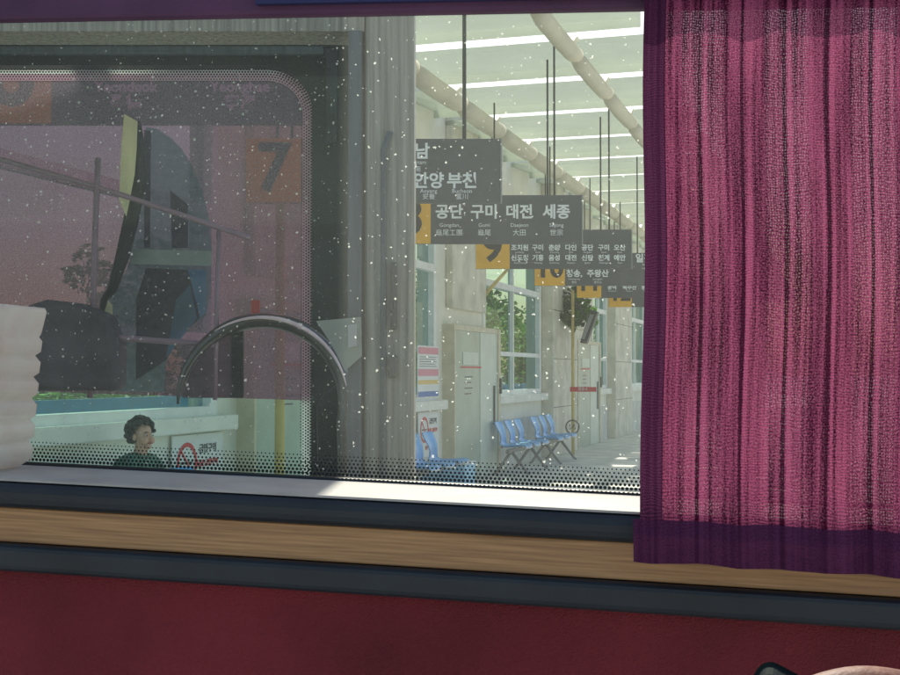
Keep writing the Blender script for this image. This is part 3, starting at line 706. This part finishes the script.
# steering wheel and dash
Yw = YF - .30
cx, cz = wxz(262, 404, Yw); k_w = Yw / F
arc = []; 
for a in range(-12, 184, 6):
    q = math.radians(a); arc.append((cx + 84 * k_w * math.cos(q), Yw + .02 * math.sin(q), cz + 84 * k_w * math.sin(q)))
arc = [(arc[0][0] + .004, arc[0][1], arc[0][2] - .22), (arc[0][0] + .004, arc[0][1], arc[0][2] - .1)] + arc
sw = obj('steering_wheel', MB().tube(arc, [.019] * (len(arc) - 12) + [.018, .017, .016] + [.0145, .014, .013, .012, .0105, .009, .007, .005, .003], 14), 'wheel', nb)
obj('bright_rim', MB().tube([(cx + 86.5 * k_w * math.cos(math.radians(a)), Yw - .012, cz + 86.5 * k_w * math.sin(math.radians(a))) for a in range(8, 124, 5)], [.001 + .0042 * math.sin((a - 8) / 116 * PI) for a in range(8, 124, 5)], 8), 'wheelhi', sw)  # highlight on the rim, painted as a pale pink strip
flat('instrument_hood', [(182, 398), (190, 372), (206, 350), (228, 334), (240, 330), (240, 398)], 'shade', Yw + .03)
flat('inner_pillar', [(231, 326), (243, 326), (243, 398), (231, 398)], 'cabgrey', Yw + .05)
dsh = MB(); dsh.prism(poly([(318, 520), (316, 405), (324, 392), (337, 384), (349, 392), (351, 520)], Yw + .05), Yw + .05, Yw + .2); obj('dashboard_column', dsh, 'black', nb, bevel=.01)
flat('red_lamp', [(251, 300), (259, 300), (259, 313), (251, 313)], 'redlamp', Yc - .1)
flat('switch', [(232, 335), (237, 335), (237, 347), (232, 347)], 'greybar', Yw + .03)
nt_ = flat('paper_notice', [(316, 321), (361, 317), (362, 356), (345, 371), (332, 345)], 'paper', YN - .012, .002)  # pale reflection on the window glass, built as a flat card
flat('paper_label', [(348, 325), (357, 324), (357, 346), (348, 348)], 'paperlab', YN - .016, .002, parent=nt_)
obj('cab_floor', MB().box(-3.2, xp1 - .03, YN + .1, YF - .03, .3, .36), 'cabgrey', nb)

# ------------------------------------------------------------------ woman on the platform
def skinned(name, joints, edges, mat, parent, sub=2, root=0):
    me = bpy.data.meshes.new(name); b = BASE[parent.name]
    me.from_pydata([tuple(Vector(j[:3]) - b) for j in joints], edges, [])
    o = bpy.data.objects.new(name, me); C.objects.link(o); o.parent = parent
    md = o.modifiers.new('skin', 'SKIN'); sv = me.skin_vertices[0].data if me.skin_vertices else None
    if sv is None:
        bm = bmesh.new(); bm.from_mesh(me); bm.verts.layers.skin.verify(); bm.to_mesh(me); bm.free(); sv = me.skin_vertices[0].data
    for i, j in enumerate(joints):
        r = j[3]; sv[i].radius = r if isinstance(r, tuple) else (r, r); sv[i].use_root = (i == root)
    md.use_smooth_shade = True
    s = o.modifiers.new('sub', 'SUBSURF'); s.levels = sub; s.render_levels = sub
    me.materials.append(M[mat]); BASE[o.name] = b
    return o
# local axes of the platform: +x away from the wall (the way she faces), y along the row
wu = 7.76; wv = -4.62
wm = thing('person', 'seated woman with short curly black hair and dark green jacket, looking right', 'person', PLAT, (wv, wu, 0))
def W(x, y, z): return (wv + x, wu + y, z * .972)
FACE = math.radians(-14)                     # the head turned a little back to the viewer
# hips .45, shoulders about .98, chin 1.06, crown 1.25
J = [W(0, 0, .52) + ((.15, .13),), W(-.03, 0, .66) + ((.145, .12),), W(-.04, 0, .82) + ((.16, .12),), W(-.03, 0, .93) + ((.13, .10),), W(-.005, 0, 1.01) + (.052,), W(.015, 0, 1.06) + (.05,),
     W(-.03, .14, .935) + (.065,), W(-.01, .20, .90) + (.055,), W(.02, .24, .68) + (.042,), W(.24, .12, .60) + (.032,), W(.30, .09, .60) + (.03,),
     W(-.03, -.14, .935) + (.065,), W(-.01, -.20, .90) + (.055,), W(.02, -.24, .68) + (.042,), W(.24, -.12, .60) + (.032,), W(.30, -.09, .60) + (.03,),
     W(.12, .09, .50) + (.085,), W(.45, .10, .50) + (.062,), W(.46, .10, .28) + (.05,), W(.44, .10, .07) + (.036,), W(.56, .10, .04) + (.034,),
     W(.12, -.09, .50) + (.085,), W(.45, -.10, .50) + (.062,), W(.46, -.10, .28) + (.05,), W(.44, -.10, .07) + (.036,), W(.56, -.10, .04) + (.034,)]
E_ = [(0, 1), (1, 2), (2, 3), (3, 4), (4, 5), (3, 6), (6, 7), (7, 8), (8, 9), (9, 10), (3, 11), (11, 12), (12, 13), (13, 14), (14, 15), (0, 16), (16, 17), (17, 18), (18, 19), (19, 20), (0, 21), (21, 22), (22, 23), (23, 24), (24, 25)]
def off(js, k): return [j[:3] + ((tuple(a + k for a in j[3]) if isinstance(j[3], tuple) else j[3] + k),) for j in js]
# the body itself, head included, as one skinned mesh
def hr_(x, y, z):                            # head space: x forward, y left, turned on the neck
    c, s = math.cos(FACE), math.sin(FACE); return W(.02 + c * x - s * y, s * x + c * y, 1.05 + z)
heads = [hr_(-.005, 0, .045) + ((.062, .06),), hr_(-.008, 0, .10) + ((.078, .072),), hr_(-.012, 0, .15) + ((.075, .068),), hr_(-.012, 0, .185) + ((.045, .042),)]
JB = J + heads; nJ = len(J); EB = E_ + [(5, nJ), (nJ, nJ + 1), (nJ + 1, nJ + 2), (nJ + 2, nJ + 3)]
# fingers: short separate chains on each hand
for hi, sg in ((10, 1), (15, -1)):
    hx, hy, hz, _ = J[hi]
    for q in range(4):
        i0 = len(JB); o_ = (q - 1.5) * .019
        JB += [(hx + .045, hy + o_ - sg * .01, hz + .004, .0085), (hx + .08 - abs(q - 1.5) * .006, hy + o_ - sg * .015, hz - .012, .0075), (hx + .095 - abs(q - 1.5) * .006, hy + o_ - sg * .015, hz - .032, .0065)]
        EB += [(hi, i0), (i0, i0 + 1), (i0 + 1, i0 + 2)]
body = skinned('body', JB, EB, 'skin', wm, 2)
# face details, all part of the head
fc = MB()
def hv(x, y, z): return hr_(x, y, z)[:3]
nose = [hv(.066, 0, .115), hv(.073, 0, .088), hv(.078, 0, .075), hv(.072, 0, .062)]
fc.tube(nose, [.003, .005, .006, .003], 8); fc.ball(hv(.048, 0, .022), (.026, .028, .022)); fc.ball(hv(.042, .034, .062), (.030, .026, .028)); fc.ball(hv(.042, -.034, .062), (.030, .026, .028))
obj('nose_and_cheeks', fc, 'skin', wm)
for sg in (1, -1):
    e = MB(); e.ball(hv(.061, sg * .030, .098), (.009, .011, .006)); eo = obj('eye', e, 'eyewhite', wm)
    e = MB(); e.ball(hv(.0675, sg * .030, .098), (.005, .005, .005)); obj('iris', e, 'digit', eo)
    e = MB(); e.tube([hv(.066, sg * .015, .119), hv(.070, sg * .030, .124), hv(.060, sg * .046, .118)], .0035, 6); obj('eyebrow', e, 'hair', wm)
    e = MB(); e.ball(hv(-.005, sg * .078, .085), (.016, .009, .026)); obj('ear', e, 'skin', wm)
e = MB(); e.tube([hv(.066, -.020, .044), hv(.077, 0, .044), hv(.066, .020, .044)], [.0022, .0045, .0022], 8); obj('mouth', e, 'lip', wm)
hm = MB(); rnd = random.Random(11)
for i in range(230):
    a = rnd.uniform(0, 2 * PI); el = rnd.uniform(-.75, PI / 2)
    fx = math.cos(el) * math.cos(a); fy = math.cos(el) * math.sin(a); fz = math.sin(el)
    if fx > .42 and fz < .62: continue
    if fx > .1 and fz < .0: continue
    r = rnd.uniform(.016, .027); k_ = rnd.uniform(.92, 1.06)
    p = hv(-.020 + fx * .094 * k_, fy * .094 * k_, .122 + fz * .098 * k_); hm.ball(p, (r, r, r * rnd.uniform(.7, 1)), 7, 5)
obj('hair', hm, 'hair', wm)
jk = off(J[:4], .035) + [W(-.012, 0, 1.0) + (.075,)] + off(J[6:10], .032) + off(J[11:15], .032)
ek = [(0, 1), (1, 2), (2, 3), (3, 4), (3, 5), (5, 6), (6, 7), (7, 8), (3, 9), (9, 10), (10, 11), (11, 12)]
skinned('jacket', jk, ek, 'jacket', wm, 2)
tj = [J[0][:3] + ((.165, .145),)] + off(J[16:20], .012) + off(J[21:25], .012)
skinned('trousers', tj, [(0, 1), (1, 2), (2, 3), (3, 4), (0, 5), (5, 6), (6, 7), (7, 8)], 'trouser', wm, 2)

# ------------------------------------------------------------------ our own bus: side wall below the window, sill, frame, glass
SC = 1.6; TG = 1.2; TP = 1.056
SA, SB = -1.5, 1.3
wallb = thing('bus_side_wall', 'inside wall of our bus with maroon panel, wooden strip, charcoal rails and the window', 'bus wall', BUS, (0, TP, -1.2))
obj('maroon_panel', MB().box(SA, SB, TP + .006, TP + .05, -1.3, -.199), 'red', wallb)
def rail(name, z0, z1, d0, mat, r=.006):
    return obj(name, MB().box(SA, SB, d0, TP + .05, z0, z1), mat, wallb, bevel=r, bseg=3)
rail('lower_rail', -.1985, -.1735, TP - .008, 'trim')
rail('wood_strip', -.173, -.142, TP + .002, 'wood', .001)
rail('upper_rail', -.1415, -.118, TP - .010, 'trim', .009)
sm = MB(); sm.box(SA, SB, TP - .004, TG - .012, -.1175, -.1155); obj('sill_top', sm, 'silltop', wallb)
sm = MB(); sm.prism([(TP + .05, -1.3), (TP + .09, -1.3), (TG + .05, -.13), (TG + .05, -.119), (TP + .05, -.119)], SA, SB, 'x'); obj('outer_skin', sm, 'trim', wallb)
sm = MB(); sm.box(SA, SB, TG - .012, TG - .002, -.121, -.1125); obj('glass_gasket', sm, 'black', wallb, bevel=.003)
fr = MB(); fr.box(SA, SB, TG - .012, TG + .0045, .340, .47); obj('top_frame', fr, 'header', wallb, bevel=.004)
x26 = bsz(262, 5, TG)[0]
obj('navy_header_strip', MB().box(x26, SB, TG - .020, TG - .0125, .349, .47), 'navy', wallb)
gl = obj('window_glass', MB().qy(SA, SB, TG + .002, -.119, .3405), 'glass_own', wallb)
fd = MB(); pit = .0041
for row in range(6):
    z = -.1105 + row * pit * .86; r = pit * (.42 - .045 * row)
    s = bsz(-30, 400, TG)[0] + (row % 2) * pit / 2; s1 = bsz(720, 400, TG)[0]
    while s < s1: disc(fd, s, TG - .0015, z, r); s += pit
obj('frit_dots', fd, 'frit', gl)

# ------------------------------------------------------------------ curtain
def t_at(z): 
    k = (z - (-.13)) / (.34 + .13); k = max(0, min(1.25, k)); return 1.030 + (1.178 - 1.030) * k ** .8
sL = .172; PW = .0745
def pleat(s, z):
    ph = ((s - sL - .012) / PW) % 1; tri = 4 * abs(ph - .5) - 1          # -1..1
    amp = .0055 * (1 - .25 * math.sin(z * 9)); jit = .0015 * math.sin(s * 140 + z * 11) + .001 * math.sin(s * 61 + z * 23)
    return -amp * tri + jit
def sheet(s0, s1, z0, z1, ns_, nz, outer=0, edge=False, zb_fn=None):
    mb = MB(); mb.uv = []
    vs = []; 
    for j in range(nz + 1):
        for i in range(ns_ + 1):
            f = i / ns_; g = j / nz
            s = s0 + (s1 - s0) * f; zb0 = z0 + (zb_fn(s) if zb_fn else 0); z = zb0 + (z1 - zb0) * g
            t = t_at(z) + pleat(s, z) + outer
            ss = s * t / 1.164 + .0016 * math.sin(z * 17) * (.5 + .5 * math.sin(z * 5 + 1))
            ss += (.34 - z) * .02
            vs.append((ss, t, z)); mb.uv.append((s, z))
    mb.add(vs, [(j * (ns_ + 1) + i, j * (ns_ + 1) + i + 1, (j + 1) * (ns_ + 1) + i + 1, (j + 1) * (ns_ + 1) + i) for j in range(nz) for i in range(ns_)], True)
    return mb
# left edge at px 642 on top
ctn = thing('curtain', 'pleated magenta woven curtain with dark purple border hanging over the right of the window', 'curtain', BUS, (.3, 1.1, .4))
sL = bsz(642, 100, 1.164)[0]; sB = bsz(663, 100, 1.164)[0]
zh = bsz(700, 526, 1.032)[1]; zb2 = bsz(700, 565, 1.03)[1]
obj('cloth', sheet(sB, .62, zh, .46, 240, 90), 'curtain', ctn)
obj('side_border', sheet(sL, sB + .001, zh, .46, 14, 90, -.0012, True), 'hem', ctn)
obj('bottom_hem', sheet(sL - .006, .62, zb2, zh + .003, 240, 14, -.004, True, lambda s: .0005 * math.sin(s * 60) - .002 * (s - .2)), 'hem2', ctn)

# ------------------------------------------------------------------ ribbed plastic container at the left
pc = thing('ribbed_container', 'frosted ribbed clear plastic container standing on the sill at the left edge', 'container', BUS, (bsz(10, 468, 1.13)[0], 1.13, -.115))
T0 = 1.12
def rrect(cx, cy, hx, hy, r, z, seg=5):
    out = []
    for qx, qy, a0 in ((1, 1, 0), (-1, 1, 90), (-1, -1, 180), (1, -1, 270)):
        for k in range(seg + 1):
            a = math.radians(a0 + 90 * k / seg); out.append((cx + qx * (hx - r) + r * math.cos(a), cy + qy * (hy - r) + r * math.sin(a), z))
    return out
sc_ = bsz(-12, 400, T0)[0]; rings = []; zt_ = bsz(20, 306, T0)[1]
def ring(z, h, lean=0): rings.append(rrect(sc_ + lean, T0, h, .045, .012, z))
z = -.1145; H = zt_ - z; ntier = 6; tier_h = H * .80 / ntier
ring(z, .014); ring(z + .004, .021)
for q in range(ntier):
    zz = z + .004 + q * tier_h; h = .0290 + q * .0010
    ring(zz + tier_h * .06, h - .006); ring(zz + tier_h * .25, h); ring(zz + tier_h * .75, h + .001); ring(zz + tier_h * .93, h - .0025)
ztop = z + .004 + ntier * tier_h
ring(ztop + .002, .0335); ring(zt_ - .004, .0385); ring(zt_, .0365)
mb = MB(); n = len(rings[0]); vs = [p for r in rings for p in r]
fs = [(i * n + k, i * n + (k + 1) % n, (i + 1) * n + (k + 1) % n, (i + 1) * n + k) for i in range(len(rings) - 1) for k in range(n)] + [list(range(n - 1, -1, -1)), list(range((len(rings) - 1) * n, len(rings) * n))]
mb.add(vs, fs, True); obj('shell', mb, 'plastic', pc)
vr = MB()
for q in range(ntier): vr.box(sc_ + .014, sc_ + .016, T0 - .0475, T0 - .0440, z + .008 + q * tier_h, z + q * tier_h + tier_h * .9)
obj('moulded_rib', vr, 'plastic', pc)

# ------------------------------------------------------------------ hand and phone at the lower right
D = .50
def hp(px, py, d=D):
    r = ray(px, py); q = r * (d / r.dot(F_)) + CAMP; return (q.x, q.y, q.z)
ph = thing('phone', 'dark teal phone corner held at the bottom right', 'phone', WORLD, hp(800, 720, D))
c0 = Vector(hp(766, 667, D - .01)); ax = Vector((.80, -.1, -.42)).normalized(); up = Vector((-.30, .35, -.9)); up = (up - ax * up.dot(ax)).normalized(); nn = ax.cross(up)
mb = MB(); 
pr = []
L_, W_, rr = .15, .074, .0045
for cxp, cyp, a0 in ((rr, rr, 180), (L_ - rr, rr, 270), (L_ - rr, W_ - rr, 0), (rr, W_ - rr, 90)):
    for k in range(6): a = math.radians(a0 + 90 * k / 5); pr.append((cxp + rr * math.cos(a), cyp + rr * math.sin(a)))
n = len(pr)
mb.add([c0 + ax * a + up * b + nn * .005 for a, b in pr] + [c0 + ax * a + up * b - nn * .005 for a, b in pr], [list(range(n)), list(range(2 * n - 1, n - 1, -1))] + [(i, (i + 1) % n, n + (i + 1) % n, n + i) for i in range(n)])
obj('case', mb, 'phone', ph, bevel=.0012)
mb = MB(); mb.add([c0 + ax * a + up * b - nn * .0054 for a, b in ((.004, .004), (L_ - .004, .004), (L_ - .004, W_ - .004), (.004, W_ - .004))], [(0, 1, 2, 3)]); obj('screen', mb, 'screen', ph)
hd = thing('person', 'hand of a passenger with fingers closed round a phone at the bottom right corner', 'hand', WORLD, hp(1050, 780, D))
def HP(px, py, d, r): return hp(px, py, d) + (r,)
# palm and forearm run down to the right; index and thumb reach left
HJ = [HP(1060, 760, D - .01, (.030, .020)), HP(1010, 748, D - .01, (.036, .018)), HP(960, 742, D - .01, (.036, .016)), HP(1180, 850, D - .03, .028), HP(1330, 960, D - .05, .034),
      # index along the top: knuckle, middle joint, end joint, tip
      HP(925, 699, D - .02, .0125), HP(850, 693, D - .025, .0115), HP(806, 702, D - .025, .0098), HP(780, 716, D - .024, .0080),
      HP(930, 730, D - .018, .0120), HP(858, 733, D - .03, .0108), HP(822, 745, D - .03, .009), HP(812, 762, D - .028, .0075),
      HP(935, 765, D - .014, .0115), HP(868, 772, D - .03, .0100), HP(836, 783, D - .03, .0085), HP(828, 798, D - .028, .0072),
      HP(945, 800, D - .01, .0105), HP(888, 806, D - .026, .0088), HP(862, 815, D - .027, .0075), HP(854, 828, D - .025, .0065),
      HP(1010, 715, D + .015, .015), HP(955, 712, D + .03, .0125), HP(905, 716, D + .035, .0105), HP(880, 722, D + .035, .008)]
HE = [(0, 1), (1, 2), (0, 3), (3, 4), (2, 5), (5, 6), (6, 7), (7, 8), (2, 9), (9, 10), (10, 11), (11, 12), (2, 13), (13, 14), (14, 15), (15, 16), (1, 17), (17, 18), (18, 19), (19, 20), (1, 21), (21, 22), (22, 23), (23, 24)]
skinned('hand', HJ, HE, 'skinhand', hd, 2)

# ------------------------------------------------------------------ light, sky, camera
AZ, EL = math.radians(2), math.radians(45)
S = Vector((math.sin(AZ) * math.cos(EL), math.cos(AZ) * math.cos(EL), math.sin(EL)))
ld = bpy.data.lights.new('sun', 'SUN'); ld.energy = 5.0; ld.angle = math.radians(.5); ld.color = (1, .93, .80)
lo = bpy.data.objects.new('sun', ld); C.objects.link(lo); lo.rotation_euler = S.to_track_quat('Z', 'Y').to_euler(); lo.location = (0, 0, 30)
wd = bpy.data.worlds.new('World'); bpy.context.scene.world = wd; wd.use_nodes = True
nt = wd.node_tree; bg = nt.nodes['Background']; sk = nt.nodes.new('ShaderNodeTexSky'); sk.sky_type = 'NISHITA'; sk.sun_disc = False
sk.sun_elevation = EL; sk.sun_rotation = AZ; sk.air_density = 1.2; sk.dust_density = 2.5
nt.links.new(sk.outputs[0], bg.inputs[0]); bg.inputs[1].default_value = .15
cd = bpy.data.cameras.new('camera'); cam = bpy.data.objects.new('camera', cd); C.objects.link(cam)
cam.location = CAMP; cam.rotation_euler = (PI / 2 + PITCH, 0, 0); cd.sensor_width = 36; cd.lens = 36 * F / 900; cd.clip_end = 2000; cd.clip_start = .02
sc = bpy.context.scene; sc.camera = cam
sc.view_settings.view_transform = 'Standard'; sc.view_settings.look = 'None'; sc.view_settings.exposure = 0
sc.cycles.transparent_max_bounces = 24; sc.cycles.max_bounces = 8; sc.cycles.diffuse_bounces = 5
sc.cycles.use_denoising = True
